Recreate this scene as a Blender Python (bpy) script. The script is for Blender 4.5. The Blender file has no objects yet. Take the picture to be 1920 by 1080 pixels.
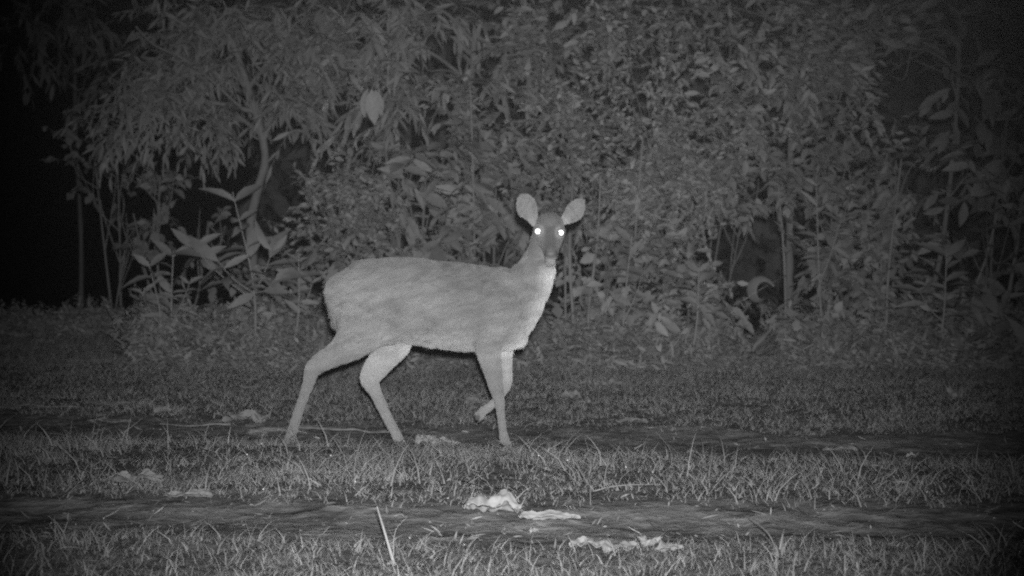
import bpy, bmesh, math, random
import numpy as np
from mathutils import Vector, Matrix

# ------------------------------------------------------------------ scene, camera, sky, lamp
sc = bpy.context.scene
col = sc.collection
RNG = np.random.default_rng(11)
random.seed(5)
PI = math.pi
FPX = 2501.0            # focal length in photo pixels (1920 wide)
CAMH = 0.92
HORIZON = 440.0
PITCH = math.atan((540.0 - HORIZON) / FPX)

cd = bpy.data.cameras.new("camera")
cam = bpy.data.objects.new("camera", cd)
col.objects.link(cam)
cam.location = (0, 0, CAMH)
cam.rotation_euler = (PI / 2 - PITCH, 0, 0)
cd.sensor_width = 36.0
cd.lens = 36.0 * FPX / 1920.0
cd.clip_start = 0.05
cd.clip_end = 600
sc.camera = cam
cd.dof.use_dof = True
cd.dof.focus_distance = 4.7
cd.dof.aperture_fstop = 3.4

w = bpy.data.worlds.new("World")
sc.world = w
w.use_nodes = True
wt = w.node_tree
bgn = wt.nodes["Background"]
sky = wt.nodes.new("ShaderNodeTexSky")
sky.sky_type = 'NISHITA'
sky.sun_disc = False
sky.sun_elevation = math.radians(-4.5)
sky.sun_rotation = math.radians(120)
bw = wt.nodes.new("ShaderNodeRGBToBW")          # the trail camera records infrared: no colour
wt.links.new(sky.outputs[0], bw.inputs[0])
wt.links.new(bw.outputs[0], bgn.inputs["Color"])
bgn.inputs["Strength"].default_value = 0.05

ld = bpy.data.lights.new("flash", 'SPOT')       # the trail camera's own infrared flash, just above its lens
flash = bpy.data.objects.new("flash", ld)
col.objects.link(flash)
flash.location = (0.03, 0.0, CAMH + 0.10)
ld.energy = 1620.0
ld.color = (1, 1, 1)
ld.shadow_soft_size = 0.03
ld.spot_size = math.radians(50)
ld.spot_blend = 1.0
flash.rotation_euler = (math.radians(90 - 3.2), 0, math.radians(0.9))

sc.view_settings.view_transform = 'Standard'
sc.view_settings.look = 'None'
sc.view_settings.exposure = 0.0
sc.view_settings.gamma = 1.0
sc.cycles.use_denoising = False
sc.cycles.max_bounces = 4
sc.cycles.diffuse_bounces = 2
sc.cycles.filter_width = 2.2
sc.cycles.use_adaptive_sampling = True
sc.cycles.adaptive_threshold = 0.06
sc.cycles.adaptive_min_samples = 16

TH = PITCH
def P(px, py, d):
    """photo pixel + distance along the ground -> world point"""
    x = (px - 960.0) / FPX
    y = -(py - 540.0) / FPX
    dy = math.cos(TH) + y * math.sin(TH)
    dz = -math.sin(TH) + y * math.cos(TH)
    t = d / dy
    return np.array([x * t, d, CAMH + dz * t])

def M(px_len, d):
    return px_len * d / FPX

# ------------------------------------------------------------------ noise
def vnoise(x, y, seed=0):
    x = np.asarray(x, float); y = np.asarray(y, float)
    xi = np.floor(x).astype(np.int64); yi = np.floor(y).astype(np.int64)
    xf = x - xi; yf = y - yi
    def h(a, b):
        n = (a * 374761393 + b * 668265263 + seed * 974634541) & 0x7fffffff
        n = ((n ^ (n >> 13)) * 1274126177) & 0x7fffffff
        return ((n ^ (n >> 16)) & 0xffff) / 65535.0
    u = xf * xf * (3 - 2 * xf); v = yf * yf * (3 - 2 * yf)
    a = h(xi, yi); b = h(xi + 1, yi); c = h(xi, yi + 1); d = h(xi + 1, yi + 1)
    return (a * (1 - u) + b * u) * (1 - v) + (c * (1 - u) + d * u) * v

def fbm(x, y, seed=0, o=3):
    s = 0; a = 0.5
    for k in range(o):
        s = s + a * vnoise(np.asarray(x) * 2 ** k, np.asarray(y) * 2 ** k, seed + k * 7)
        a *= 0.5
    return s

def sstep(a, b, x):
    t = np.clip((np.asarray(x, float) - a) / (b - a), 0, 1)
    return t * t * (3 - 2 * t)

# ------------------------------------------------------------------ materials
def mat(name, base=0.3, attr=None, lo=0.2, hi=0.4, rough=0.7, spec=0.25, noise=None, bump=None, metallic=0.0, trans=0.0):
    m = bpy.data.materials.new(name)
    m.use_nodes = True
    nt = m.node_tree
    b = nt.nodes["Principled BSDF"]
    b.inputs["Roughness"].default_value = rough
    b.inputs["Specular IOR Level"].default_value = spec
    b.inputs["Metallic"].default_value = metallic
    b.inputs["Base Color"].default_value = (base, base, base, 1)
    val = None
    if attr:
        a = nt.nodes.new("ShaderNodeAttribute"); a.attribute_name = attr
        mr = nt.nodes.new("ShaderNodeMapRange")
        mr.inputs["To Min"].default_value = lo; mr.inputs["To Max"].default_value = hi
        nt.links.new(a.outputs["Fac"], mr.inputs["Value"])
        val = mr.outputs[0]
    if noise:
        scale, amount = noise[0], noise[1]
        tc = nt.nodes.new("ShaderNodeTexCoord")
        mp = nt.nodes.new("ShaderNodeMapping")
        if len(noise) > 2: mp.inputs["Scale"].default_value = noise[2]
        n = nt.nodes.new("ShaderNodeTexNoise"); n.inputs["Scale"].default_value = scale
        n.inputs["Detail"].default_value = 6; n.inputs["Roughness"].default_value = 0.65
        nt.links.new(tc.outputs["Object"], mp.inputs[0]); nt.links.new(mp.outputs[0], n.inputs["Vector"])
        mr2 = nt.nodes.new("ShaderNodeMapRange")
        mr2.inputs["From Min"].default_value = 0.25; mr2.inputs["From Max"].default_value = 0.75
        mr2.inputs["To Min"].default_value = 1 - amount; mr2.inputs["To Max"].default_value = 1 + amount
        nt.links.new(n.outputs["Fac"], mr2.inputs["Value"])
        mu = nt.nodes.new("ShaderNodeMath"); mu.operation = 'MULTIPLY'
        if val is not None: nt.links.new(val, mu.inputs[0])
        else: mu.inputs[0].default_value = base
        nt.links.new(mr2.outputs[0], mu.inputs[1])
        val = mu.outputs[0]
        if bump:
            bp = nt.nodes.new("ShaderNodeBump"); bp.inputs["Strength"].default_value = bump[0]; bp.inputs["Distance"].default_value = bump[1]
            nt.links.new(n.outputs["Fac"], bp.inputs["Height"]); nt.links.new(bp.outputs[0], b.inputs["Normal"])
    if val is not None:
        nt.links.new(val, b.inputs["Base Color"])
    if trans > 0:
        out = nt.nodes["Material Output"]
        tb = nt.nodes.new("ShaderNodeBsdfTranslucent")
        if val is not None: nt.links.new(val, tb.inputs["Color"])
        mx = nt.nodes.new("ShaderNodeMixShader"); mx.inputs[0].default_value = trans
        nt.links.new(b.outputs[0], mx.inputs[1]); nt.links.new(tb.outputs[0], mx.inputs[2])
        nt.links.new(mx.outputs[0], out.inputs["Surface"])
    return m

M_LEAF = mat("leaf", attr="tone", lo=0.185, hi=0.45, rough=0.6, spec=0.2, noise=(35, 0.18), trans=0.15)
M_BARK = mat("bark", base=0.19, rough=0.85, noise=(14, 0.35, (1, 1, 0.25)), bump=(0.5, 0.01))
M_CANE = mat("cane", base=0.27, rough=0.6, noise=(10, 0.25, (1, 1, 0.3)))
M_GRASS = mat("grass", attr="tone", lo=0.10, hi=0.36, rough=0.55, spec=0.25, trans=0.2)
M_DEAD = mat("dead_leaf", attr="tone", lo=0.26, hi=0.62, rough=0.7, spec=0.2, noise=(40, 0.22), bump=(0.4, 0.004))
M_STRAW = mat("straw", attr="tone", lo=0.2, hi=0.5, rough=0.7)
M_WOOD = mat("weathered_wood", base=0.22, rough=0.8, noise=(18, 0.3, (0.3, 1, 1)), bump=(0.5, 0.005))
M_DEW = mat("dew", base=0.95, rough=0.68, metallic=1.0)
M_EYE = mat("eye_shine", base=0.98, rough=0.55, metallic=1.0)
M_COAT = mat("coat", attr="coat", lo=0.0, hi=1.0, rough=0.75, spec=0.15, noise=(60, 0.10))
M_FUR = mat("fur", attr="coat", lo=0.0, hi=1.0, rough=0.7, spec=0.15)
M_NOSE = mat("nose", base=0.15, rough=0.4, spec=0.5)

# ------------------------------------------------------------------ object helpers
def tag(o, label=None, cat=None, group=None, kind=None):
    if label: o["label"] = label
    if cat: o["category"] = cat
    if group: o["group"] = group
    if kind: o["kind"] = kind
    return o

def empty(name, loc):
    o = bpy.data.objects.new(name, None)
    o.empty_display_size = 0.1
    o.location = Vector(loc)
    col.objects.link(o)
    return o

def mesh_np(name, V, F, m, parent=None, tone=None, attr="tone", smooth=True):
    """V (n,3) world coordinates, F (k,4) or (k,3) int array(s)"""
    me = bpy.data.meshes.new(name)
    V = np.asarray(V, np.float32)
    if parent is not None:
        V = V - np.array(parent.location, np.float32)
    fl = F if isinstance(F, list) else [F]
    fl = [np.asarray(f, np.int32) for f in fl if len(f)]
    tot = np.concatenate([np.full(len(f), f.shape[1], np.int32) for f in fl])
    idx = np.concatenate([f.ravel() for f in fl])
    st = np.concatenate([[0], np.cumsum(tot)[:-1]]).astype(np.int32)
    me.vertices.add(len(V)); me.vertices.foreach_set("co", V.ravel())
    me.loops.add(len(idx)); me.loops.foreach_set("vertex_index", idx)
    me.polygons.add(len(tot)); me.polygons.foreach_set("loop_start", st)
    me.update(calc_edges=True)
    me.polygons.foreach_set("use_smooth", np.full(len(tot), smooth))
    if tone is not None:
        a = me.attributes.new(attr, 'FLOAT', 'POINT'); a.data.foreach_set("value", np.asarray(tone, np.float32))
    me.materials.append(m)
    o = bpy.data.objects.new(name, me)
    col.objects.link(o)
    if parent is not None:
        o.parent = parent
    return o

def norm(v):
    v = np.asarray(v, float)
    return v / np.maximum(np.linalg.norm(v, axis=-1, keepdims=True), 1e-9)

class Acc:
    """collects geometry for one mesh"""
    def __init__(s): s.V = []; s.F = []; s.T = []; s.n = 0
    def add(s, V, F, T):
        V = np.asarray(V).reshape(-1, 3)
        s.V.append(V); s.F.append(np.asarray(F) + s.n); s.T.append(np.broadcast_to(np.asarray(T, float), (len(V),))); s.n += len(V)
    def build(s, name, m, parent=None, smooth=True):
        V = np.concatenate(s.V); T = np.concatenate(s.T)
        q = [f for f in s.F if f.shape[1] == 4]; t = [f for f in s.F if f.shape[1] == 3]
        F = []
        if q: F.append(np.concatenate(q))
        if t: F.append(np.concatenate(t))
        return mesh_np(name, V, F, m, parent, T, smooth=smooth)

def tube(acc, pts, rad, sides=6, tone=0.5):
    pts = np.asarray(pts, float); n = len(pts)
    rad = np.broadcast_to(np.asarray(rad, float), (n,))
    tan = norm(np.gradient(pts, axis=0))
    ref = np.array([0.31, 0.9, 0.2])
    a = norm(np.cross(tan, ref)); b = np.cross(tan, a)
    th = np.arange(sides) * 2 * PI / sides
    ring = a[:, None, :] * np.cos(th)[None, :, None] + b[:, None, :] * np.sin(th)[None, :, None]
    V = (pts[:, None, :] + ring * rad[:, None, None]).reshape(-1, 3)
    F = []
    for i in range(n - 1):
        for k in range(sides):
            k2 = (k + 1) % sides
            F.append((i * sides + k, i * sides + k2, (i + 1) * sides + k2, (i + 1) * sides + k))
    acc.add(V, np.array(F), tone)
    if sides > 4:
        V2 = np.concatenate([pts[-1:], V[-sides:]]); acc.add(V2, np.array([(0, k + 1, (k + 1) % sides + 1) for k in range(sides)]), tone)

def curve(pts, n=12):
    """Catmull-Rom through the rows of pts (any number of columns)"""
    p = np.asarray(pts, float)
    p = np.vstack([2 * p[0] - p[1], p, 2 * p[-1] - p[-2]])
    out = []
    for i in range(1, len(p) - 2):
        t = np.linspace(0, 1, n, endpoint=False)[:, None]
        a, b, c, d = p[i - 1], p[i], p[i + 1], p[i + 2]
        out.append(0.5 * (2 * b + (c - a) * t + (2 * a - 5 * b + 4 * c - d) * t ** 2 + (3 * b - a - 3 * c + d) * t ** 3))
    out.append(p[-2][None])
    return np.vstack(out)

def leaves(acc, O, D, N, L, W, curl, tone, fold=0.35):
    """batch of leaves: origin O, direction D, upper-side normal N, length L, full width W"""
    O = np.asarray(O); D = norm(D); n = len(O)
    S = norm(np.cross(D, N)); N = np.cross(S, D)
    u = np.array([0.0, 0.22, 0.5, 0.78, 1.0]); prof = np.array([0.06, 0.72, 1.0, 0.62, 0.02])
    V = np.zeros((n, 5, 3, 3))
    L = np.broadcast_to(L, (n,)); W = np.broadcast_to(W, (n,)); curl = np.broadcast_to(curl, (n,))
    for i in range(5):
        mid = O + D * (L * u[i])[:, None] - N * (curl * L * u[i] ** 2)[:, None]
        hw = (W * 0.5 * prof[i])[:, None]
        V[:, i, 0] = mid - S * hw + N * hw * fold
        V[:, i, 1] = mid
        V[:, i, 2] = mid + S * hw + N * hw * fold
    f = []
    for i in range(4):
        for k in range(2):
            f.append((i * 3 + k, i * 3 + k + 1, i * 3 + k + 4, i * 3 + k + 3))
    F = (np.array(f)[None] + (np.arange(n) * 15)[:, None, None]).reshape(-1, 4)
    acc.add(V.reshape(-1, 3), F, np.repeat(np.broadcast_to(tone, (n,)), 15))

# ------------------------------------------------------------------ ground
def far_track(x, y):      # signed distance from the far wheel track's middle
    return y - (6.18 - 0.16 * x + 0.10 * (vnoise(x * 0.7, x * 0 + 3) - 0.5))
def near_track(x, y):
    return y - (4.27 - 0.055 * x + 0.10 * (vnoise(x * 0.9, x * 0 + 9) - 0.5))
def gz(x, y):
    x = np.asarray(x, float); y = np.asarray(y, float)
    z = -0.055 * np.exp(-(far_track(x, y) / 0.5) ** 2) - 0.035 * np.exp(-(near_track(x, y) / 0.26) ** 2)
    z = z + 0.05 * (fbm(x * 0.8, y * 0.8, 3) - 0.44) + 0.02 * (fbm(x * 4, y * 4, 5) - 0.44)
    z = z + 0.06 * sstep(7, 10, y) - 0.75 * sstep(11.0, 15.5, y)
    return z
def clods(x, y):
    return 0.016 * (fbm(x * 13, y * 13, 15) - 0.44) + 0.010 * (np.abs(fbm(x * 24, y * 24, 17) - 0.44) * 2)
def trackness(x, y):
    j = 0.16 * (fbm(x * 2.2, y * 2.2, 21) - 0.44)
    a = 1 - sstep(0.26, 0.50, np.abs(far_track(x, y)) + 1.6 * j)
    b = 1 - sstep(0.20, 0.36, np.abs(near_track(x, y)) + 1.3 * j)
    return np.maximum(a, b)

def build_ground():
    xs = np.concatenate([np.linspace(-150, -7.2, 24), np.arange(-7, -3.4, 0.06), np.arange(-3.4, 3.4, 0.018), np.arange(3.4, 7.01, 0.06), np.linspace(7.2, 150, 24)])
    ys = np.concatenate([np.linspace(-60, 1.8, 14), np.arange(2.0, 3.5, 0.06), np.arange(3.5, 7.2, 0.018), np.arange(7.2, 11, 0.06), np.linspace(11.2, 40, 40), np.linspace(45, 220, 14)])
    X, Y = np.meshgrid(xs, ys)
    Z = gz(X, Y) + clods(X, Y) * (np.abs(X) < 3.6) * (Y < 7.4)
    V = np.stack([X, Y, Z], -1).reshape(-1, 3)
    ny, nx = X.shape
    i = (np.arange(ny - 1)[:, None] * nx + np.arange(nx - 1)[None]).ravel()
    F = np.stack([i, i + 1, i + nx + 1, i + nx], -1)
    m = mat("ground", attr="track", lo=0.13, hi=0.20, rough=0.9, spec=0.1, noise=(9, 0.75, (0.6, 1, 1)), bump=(1.0, 0.03))
    o = mesh_np("ground", V, F, m, None, trackness(X, Y).ravel(), attr="track")
    tag(o, "dark bare soil with two wheel tracks and grassy strips", "ground", kind="structure")
build_ground()

# ------------------------------------------------------------------ grass (nobody could count it)
def blades(name, label, x0, x1, y0, y1, n, hmin, hmax, wid, keep, lean=0.5, lo=0.2, hi=1.0, seed=1, zoff=-0.005):
    r = np.random.default_rng(seed)
    x = r.uniform(x0, x1, n); y = r.uniform(y0, y1, n)
    k = r.random(n) < keep(x, y)
    x = x[k]; y = y[k]; n = len(x)
    clump = fbm(x * 3.2, y * 3.2, seed + 40)
    h = hmin + (hmax - hmin) * r.random(n) ** 2.0 * (0.25 + 1.5 * clump)
    az = r.uniform(0, 2 * PI, n) + 2.2 * clump
    ln = lean * (0.25 + 1.1 * r.random(n))
    O = np.stack([x, y, gz(x, y) + zoff], -1)
    H = np.stack([np.cos(az), np.sin(az), np.zeros(n)], -1)
    sa = r.uniform(0, 2 * PI, n)
    S = np.stack([np.cos(sa), np.sin(sa) * 0.5, np.zeros(n)], -1)
    t = np.array([0, 0.35, 0.7, 1.0]); wp = np.array([1.0, 0.85, 0.55, 0.06])
    V = np.zeros((n, 4, 2, 3))
    for i in range(4):
        bend = (ln * t[i] ** 1.7)[:, None] * H * h[:, None]
        up = (h * t[i] * np.sqrt(np.maximum(0.1, 1 - (0.55 * ln * t[i]) ** 2)))[:, None] * np.array([0, 0, 1.0])
        mid = O + bend + up
        hw = (wid * (0.5 + r.random(n)) * 0.5 * wp[i])[:, None] if i == 0 else hw0[:, None] * wp[i]
        if i == 0: hw0 = hw[:, 0].copy()
        V[:, i, 0] = mid - S * hw; V[:, i, 1] = mid + S * hw
    f = np.array([(2 * i, 2 * i + 1, 2 * i + 3, 2 * i + 2) for i in range(3)])
    F = (f[None] + (np.arange(n) * 8)[:, None, None]).reshape(-1, 4)
    tone = np.clip(lo + (hi - lo) * (0.45 * r.random(n) ** 1.3 + 0.5 * fbm(x * 1.7, y * 1.7, seed + 3) + 0.8 * (fbm(x * 0.9 + 4, y * 2.4, seed + 9) - 0.42)), 0, 1.2)
    o = mesh_np(name, V.reshape(-1, 3), F, M_GRASS, None, np.repeat(tone, 8))
    tag(o, label, "grass", kind="stuff")
    return o

def bare(x, y, seed, a=0.36, b=0.5):
    return sstep(a, b, fbm(x * 1.3, y * 1.6, seed))
def k_mid(x, y):
    return (1 - trackness(x, y)) ** 2 * (0.4 + 0.6 * bare(x, y, 60, 0.34, 0.46)) * (0.5 + 0.5 * sstep(0.32, 0.5, fbm(x * 5, y * 5, 61))) * (far_track(x, y) < 0) * (near_track(x, y) > 0) \
        * (1 - 0.9 * np.exp(-((x + 1.55) / 0.55) ** 2 - ((y - 5.15) / 0.13) ** 2))
def k_near(x, y):
    return (1 - trackness(x, y)) * (near_track(x, y) < 0)
def k_verge(x, y):
    return (1 - trackness(x, y)) * (far_track(x, y) > 0) * (0.7 + 0.3 * bare(x, y, 80))
def k_track(x, y):
    return trackness(x, y) * (0.03 + 0.75 * sstep(0.46, 0.62, fbm(x * 2.2, y * 4.5, 91)) + 0.5 * (1 - trackness(x, y)))
def seen(x, y):
    return np.abs(x) < 0.52 * y + 0.2
blades("grass", "ragged grass on the strip between the two wheel tracks", -3.3, 3.3, 4.3, 6.6, 170000, 0.010, 0.065, 0.0034, k_mid, 1.7, 0.5, 1.3, seed=1)
blades("grass", "sparse long blades standing out of the middle strip", -3.3, 3.3, 4.4, 6.4, 2400, 0.06, 0.14, 0.0050, k_mid, 1.1, 0.45, 1.1, seed=2)
blades("grass", "sprawling bent blades lying across the middle strip", -3.3, 3.3, 4.3, 6.3, 7000, 0.05, 0.19, 0.0048, k_mid, 2.8, 0.4, 1.2, seed=12)
blades("grass", "close up grass along the bottom edge of the photo", -2.2, 2.2, 3.3, 4.15, 42000, 0.010, 0.045, 0.0032, k_near, 1.7, 0.1, 0.8, seed=3)
blades("grass", "longer pointed blades rising along the bottom edge", -2.2, 2.2, 3.4, 4.05, 1700, 0.04, 0.09, 0.0045, k_near, 1.1, 0.3, 1.0, seed=4)
blades("grass", "short mossy turf between far wheel track and thicket", -6.5, 6.0, 6.3, 12.5, 620000, 0.010, 0.055, 0.0040, lambda x, y: k_verge(x, y) * seen(x, y), 1.8, 0.5, 1.3, seed=5)
blades("grass", "taller grass fringe growing under the thicket edge", -6.5, 5.8, 8.0, 12.5, 60000, 0.03, 0.16, 0.0055, lambda x, y: k_verge(x, y) * seen(x, y) * sstep(7.9, 9.6, y) * sstep(0.3, 0.6, fbm(x * 1.5, y * 1.5, 66)), 1.3, 0.3, 0.9, seed=6)
blades("grass", "thin grass sprouting in the wheel tracks", -3.6, 3.6, 3.9, 7.6, 110000, 0.004, 0.024, 0.0035, k_track, 1.8, 0.15, 0.85, seed=7)

def litter():
    acc = Acc(); r = np.random.default_rng(8)
    n = 16000
    x = r.uniform(-4, 4, n); y = 3.5 + 5.2 * r.random(n) ** 1.2
    k = r.random(n) < 0.35 + 0.5 * trackness(x, y); x = x[k]; y = y[k]; n = len(x)
    O = np.stack([x, y, gz(x, y) + 0.004], -1)
    a = r.normal(0, 0.9, n) + (r.random(n) < 0.5) * PI
    D = np.stack([np.cos(a), np.sin(a), r.uniform(-0.05, 0.35, n)], -1)
    N = np.tile([0, 0, 1.0], (n, 1)) + r.normal(0, 0.35, (n, 3))
    L = 0.008 + 0.06 * r.random(n) ** 4
    leaves(acc, O, D, N, L, np.minimum(0.003 + 0.007 * r.random(n) ** 2, L * 0.5), r.uniform(-0.5, 0.3, n), r.random(n) ** 2.2, 0.3)
    o = acc.build("leaf_litter", M_STRAW)
    tag(o, "scattered bits of dead leaf and straw on the ground", "leaf litter", kind="stuff")
litter()

# ------------------------------------------------------------------ plants
LEAF = {  # length, width, droop, leaves per twig, twig length, curl, brightness range
    "narrow": (0.17, 0.036, 0.75, 9, 0.34, 0.30, (0.25, 0.85)),
    "broad":  (0.21, 0.078, 0.45, 7, 0.36, 0.28, (0.25, 0.85)),
    "mid":    (0.115, 0.046, 0.35, 10, 0.32, 0.25, (0.2, 0.85)),
    "small":  (0.062, 0.032, 0.25, 14, 0.30, 0.2, (0.25, 0.85)),
    "round":  (0.11, 0.075, 0.5, 8, 0.30, 0.2, (0.25, 0.9)),
}

# hollows between the plants where nothing grows: world-space ellipsoids (centre, half sizes)
GAPS = [(P(px, py, 10.2), np.array([M(rx, 10.2), 2.2, M(ry, 10.2)])) for px, py, rx, ry in [
    (1392, 470, 78, 70), (1400, 610, 50, 38), (815, 95, 42, 40), (890, 120, 30, 45), (800, 235, 40, 16), (1210, 90, 34, 22), (1205, 205, 18, 26),
    (30, 450, 150, 190), (150, 570, 70, 90), (1740, 130, 60, 50), (1770, 610, 40, 30), (480, 330, 70, 40), (540, 340, 30, 70), (930, 460, 30, 20), (1450, 80, 20, 24)]]
def spray_batch(acc, O, D, kind, r, scale=1.0, tonemul=1.0, gaps=True):
    L, W, droop, nl, tl, curl, (t0, t1) = LEAF[kind]
    D = norm(D)
    if gaps:
        tip = O + D * tl * scale * 0.7
        k = np.ones(len(O), bool)
        for gc, gr in GAPS:
            k &= (np.sum(((O - gc) / gr) ** 2, 1) > 1) & (np.sum(((tip - gc) / gr) ** 2, 1) > 1)
        O = O[k]; D = D[k]
    n = len(O)
    if n == 0: return
    tl = tl * scale * r.uniform(0.6, 1.3, n)
    dr = droop * r.uniform(0.3, 1.0, n)
    down = np.array([0, 0, -1.0])
    def pos(t):
        return O + D * (tl * t)[:, None] + down * (dr * tl * t * t * 0.6)[:, None]
    # twigs as 3-sided tubes
    ts = [0, 0.5, 1.0]
    pts = np.stack([pos(np.full(n, t)) for t in ts], 1)
    tan = norm(pts[:, 2] - pts[:, 0]); a = norm(np.cross(tan, [0.3, 0.9, 0.2])); b = np.cross(tan, a)
    rad = [0.0035 * scale, 0.0028 * scale, 0.0012 * scale]
    V = np.zeros((n, 3, 3, 3))
    for i in range(3):
        for k in range(3):
            an = k * 2 * PI / 3
            V[:, i, k] = pts[:, i] + (a * math.cos(an) + b * math.sin(an)) * rad[i]
    f = [(i * 3 + k, i * 3 + (k + 1) % 3, i * 3 + 3 + (k + 1) % 3, i * 3 + 3 + k) for i in range(2) for k in range(3)]
    acc.add(V.reshape(-1, 3), (np.array(f)[None] + (np.arange(n) * 9)[:, None, None]).reshape(-1, 4), 0.35)
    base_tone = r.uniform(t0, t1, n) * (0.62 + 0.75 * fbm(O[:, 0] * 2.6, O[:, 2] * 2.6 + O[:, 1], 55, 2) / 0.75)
    side = norm(np.cross(D, np.array([0, 0, 1.0])) + r.normal(0, 0.25, (n, 3)))
    for j in range(nl):
        t = (j + 0.6 + r.uniform(-0.3, 0.3, n)) / nl
        o = pos(np.clip(t, 0.05, 1))
        s = 1 if j % 2 else -1
        if j == nl - 1: s = 0
        ax = D + down * (dr * t)[:, None]
        d = ax * 0.75 + side * s * 0.9 + down * (droop * r.uniform(0.1, 1.3, n))[:, None] + r.normal(0, 0.28, (n, 3))
        nn = np.array([0, -0.55, 0.85]) + r.normal(0, 0.45, (n, 3))
        sz = r.uniform(0.55, 1.25, n) * scale * (1 - 0.35 * np.abs(t - 0.5))
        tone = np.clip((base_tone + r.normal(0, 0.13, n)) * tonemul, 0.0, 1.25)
        leaves(acc, o, d, nn, L * sz, W * sz * r.uniform(0.8, 1.15, n), curl * r.uniform(-0.3, 1.6, n), tone, 0.3)

GROUPS = {"tree": "trees in the thicket", "shrub": "shrubs of the thicket", "sapling": "young saplings before the thicket",
          "creeper": "creepers hanging in the thicket", "cane": "bare canes standing in the thicket", "fern": "low plants at the thicket foot"}

def plant(name, cat, label, base, blobs, kind, seed, trunk=None, rad=0.02, cover=2.0, scale=1.0, nb=7, tonemul=1.0, stem_name="stem", leaf_name="foliage"):
    """base=(px, d) foot on the ground; blobs=[(px, py, rx, ry, d)] crown masses; trunk=[(px, py, d)] points above the foot"""
    r = np.random.default_rng(seed)
    bp = P(base[0], 600, base[1]); bx = bp[0]; by = base[1]
    foot = np.array([bx, by, float(gz(bx, by)) - 0.03])
    root = empty(name, foot)
    tag(root, label, cat, GROUPS.get(cat))
    st = Acc(); fo = Acc()
    if trunk:
        pts = [foot] + [P(*p) for p in trunk]
        if len(pts) == 2: pts.insert(1, (pts[0] + pts[1]) / 2 + r.normal(0, 0.03, 3))
        path = curve(pts, 8)
        tube(st, path, np.linspace(rad, rad * 0.55, len(path)) * (1 + 0.06 * r.normal(size=len(path))), 8)
    for (px, py, rx, ry, d) in blobs:
        c = P(px, py, d); R = np.array([M(rx, d), M((rx + ry) * 0.42, d), M(ry, d)])
        if trunk: 
            k = np.argmin(np.linalg.norm(path[len(path) // 3:] - (c - [0, 0, R[2] * 0.6]), axis=1)) + len(path) // 3
            s0 = path[k]; rl = rad * 0.5
        else:
            s0 = foot + np.array([r.normal(0, 0.05), r.normal(0, 0.05), 0]); rl = rad
        mid = (s0 + c) / 2 + np.array([0, 0, 0.15 * np.linalg.norm(c - s0)]) * (1 if trunk else -0.3) + r.normal(0, 0.04, 3)
        limb = curve([s0, mid, c], 6)
        tube(st, limb, np.linspace(rl, rl * 0.45, len(limb)), 6)
        L, W, droop, nl, tl, curl_, _ = LEAF[kind]
        area = PI * R[0] * R[2]
        ns = max(6, int(cover * area / (L * W * 0.5 * scale * scale * 0.62 * nl)))
        brs = []
        for b in range(nb):
            v = r.normal(size=3); v = v / np.linalg.norm(v) * r.uniform(0.45, 0.95)
            e = c + v * R
            a0 = limb[r.integers(len(limb) // 2, len(limb))]
            br = curve([a0, (a0 + e) / 2 + r.normal(0, 0.06, 3), e], 5)
            tube(st, br, np.linspace(rl * 0.4 + 0.002, 0.003, len(br)), 5)
            brs.append(br)
        O = np.zeros((ns, 3)); D = np.zeros((ns, 3))
        for i in range(ns):
            br = brs[i % nb]; q = r.integers(2, len(br))
            O[i] = br[q] + r.normal(0, 0.17, 3) * R
            out = (O[i] - c) / R
            D[i] = norm(br[-1] - br[0]) * 0.5 + out * 0.55 + r.normal(0, 0.6, 3) + [0, 0, 0.15]
        spray_batch(fo, O, D, kind, r, scale, tonemul)
    if st.n: st.build(stem_name, M_BARK, root)
    if fo.n: fo.build(leaf_name, M_LEAF, root)
    return root

def tree(*a, **k): return plant("tree", "tree", *a, stem_name="trunk", leaf_name="crown", **k)
def shrub(*a, **k): return plant("shrub", "shrub", *a, **k)

# trees whose crowns hang over the clearing
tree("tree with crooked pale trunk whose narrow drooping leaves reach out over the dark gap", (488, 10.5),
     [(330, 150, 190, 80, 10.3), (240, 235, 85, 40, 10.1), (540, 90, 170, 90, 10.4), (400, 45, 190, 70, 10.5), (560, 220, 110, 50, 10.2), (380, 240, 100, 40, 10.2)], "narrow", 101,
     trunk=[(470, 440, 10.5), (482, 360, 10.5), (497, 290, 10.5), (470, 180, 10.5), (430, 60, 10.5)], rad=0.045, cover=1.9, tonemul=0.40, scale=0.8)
tree("straight thin grey tree beside the big dark hole in the leaves", (1482, 10.5),
     [(1480, 120, 150, 110, 10.4), (1590, 170, 120, 100, 10.5), (1470, 300, 130, 60, 10.3), (1600, 50, 140, 60, 10.8), (1430, 20, 120, 40, 10.8)], "mid", 102,
     trunk=[(1480, 520, 10.5), (1481, 380, 10.5), (1484, 200, 10.5), (1490, 40, 10.5)], rad=0.036, cover=1.5, tonemul=0.85)
tree("slender tree standing alone in the darkness, farthest left of all", (150, 17.0),
     [(70, 70, 130, 60, 16.0), (190, 50, 140, 60, 15.5), (250, 130, 90, 60, 15.0)], "narrow", 103, trunk=[(152, 450, 17.0), (142, 250, 17.0), (140, 60, 17.0)], rad=0.035, cover=0.7, scale=1.3, tonemul=0.6)
tree("leaning tree with dim hanging leaves in the upper corner opposite the open dark gap", (1735, 10.2),
     [(1790, 120, 130, 110, 10.1), (1880, 330, 90, 80, 9.9), (1690, 90, 130, 90, 10.3)], "broad", 104,
     trunk=[(1745, 560, 10.2), (1765, 470, 10.2), (1790, 260, 10.2), (1800, 60, 10.2)], rad=0.026, cover=1.4, tonemul=0.7)
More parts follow.
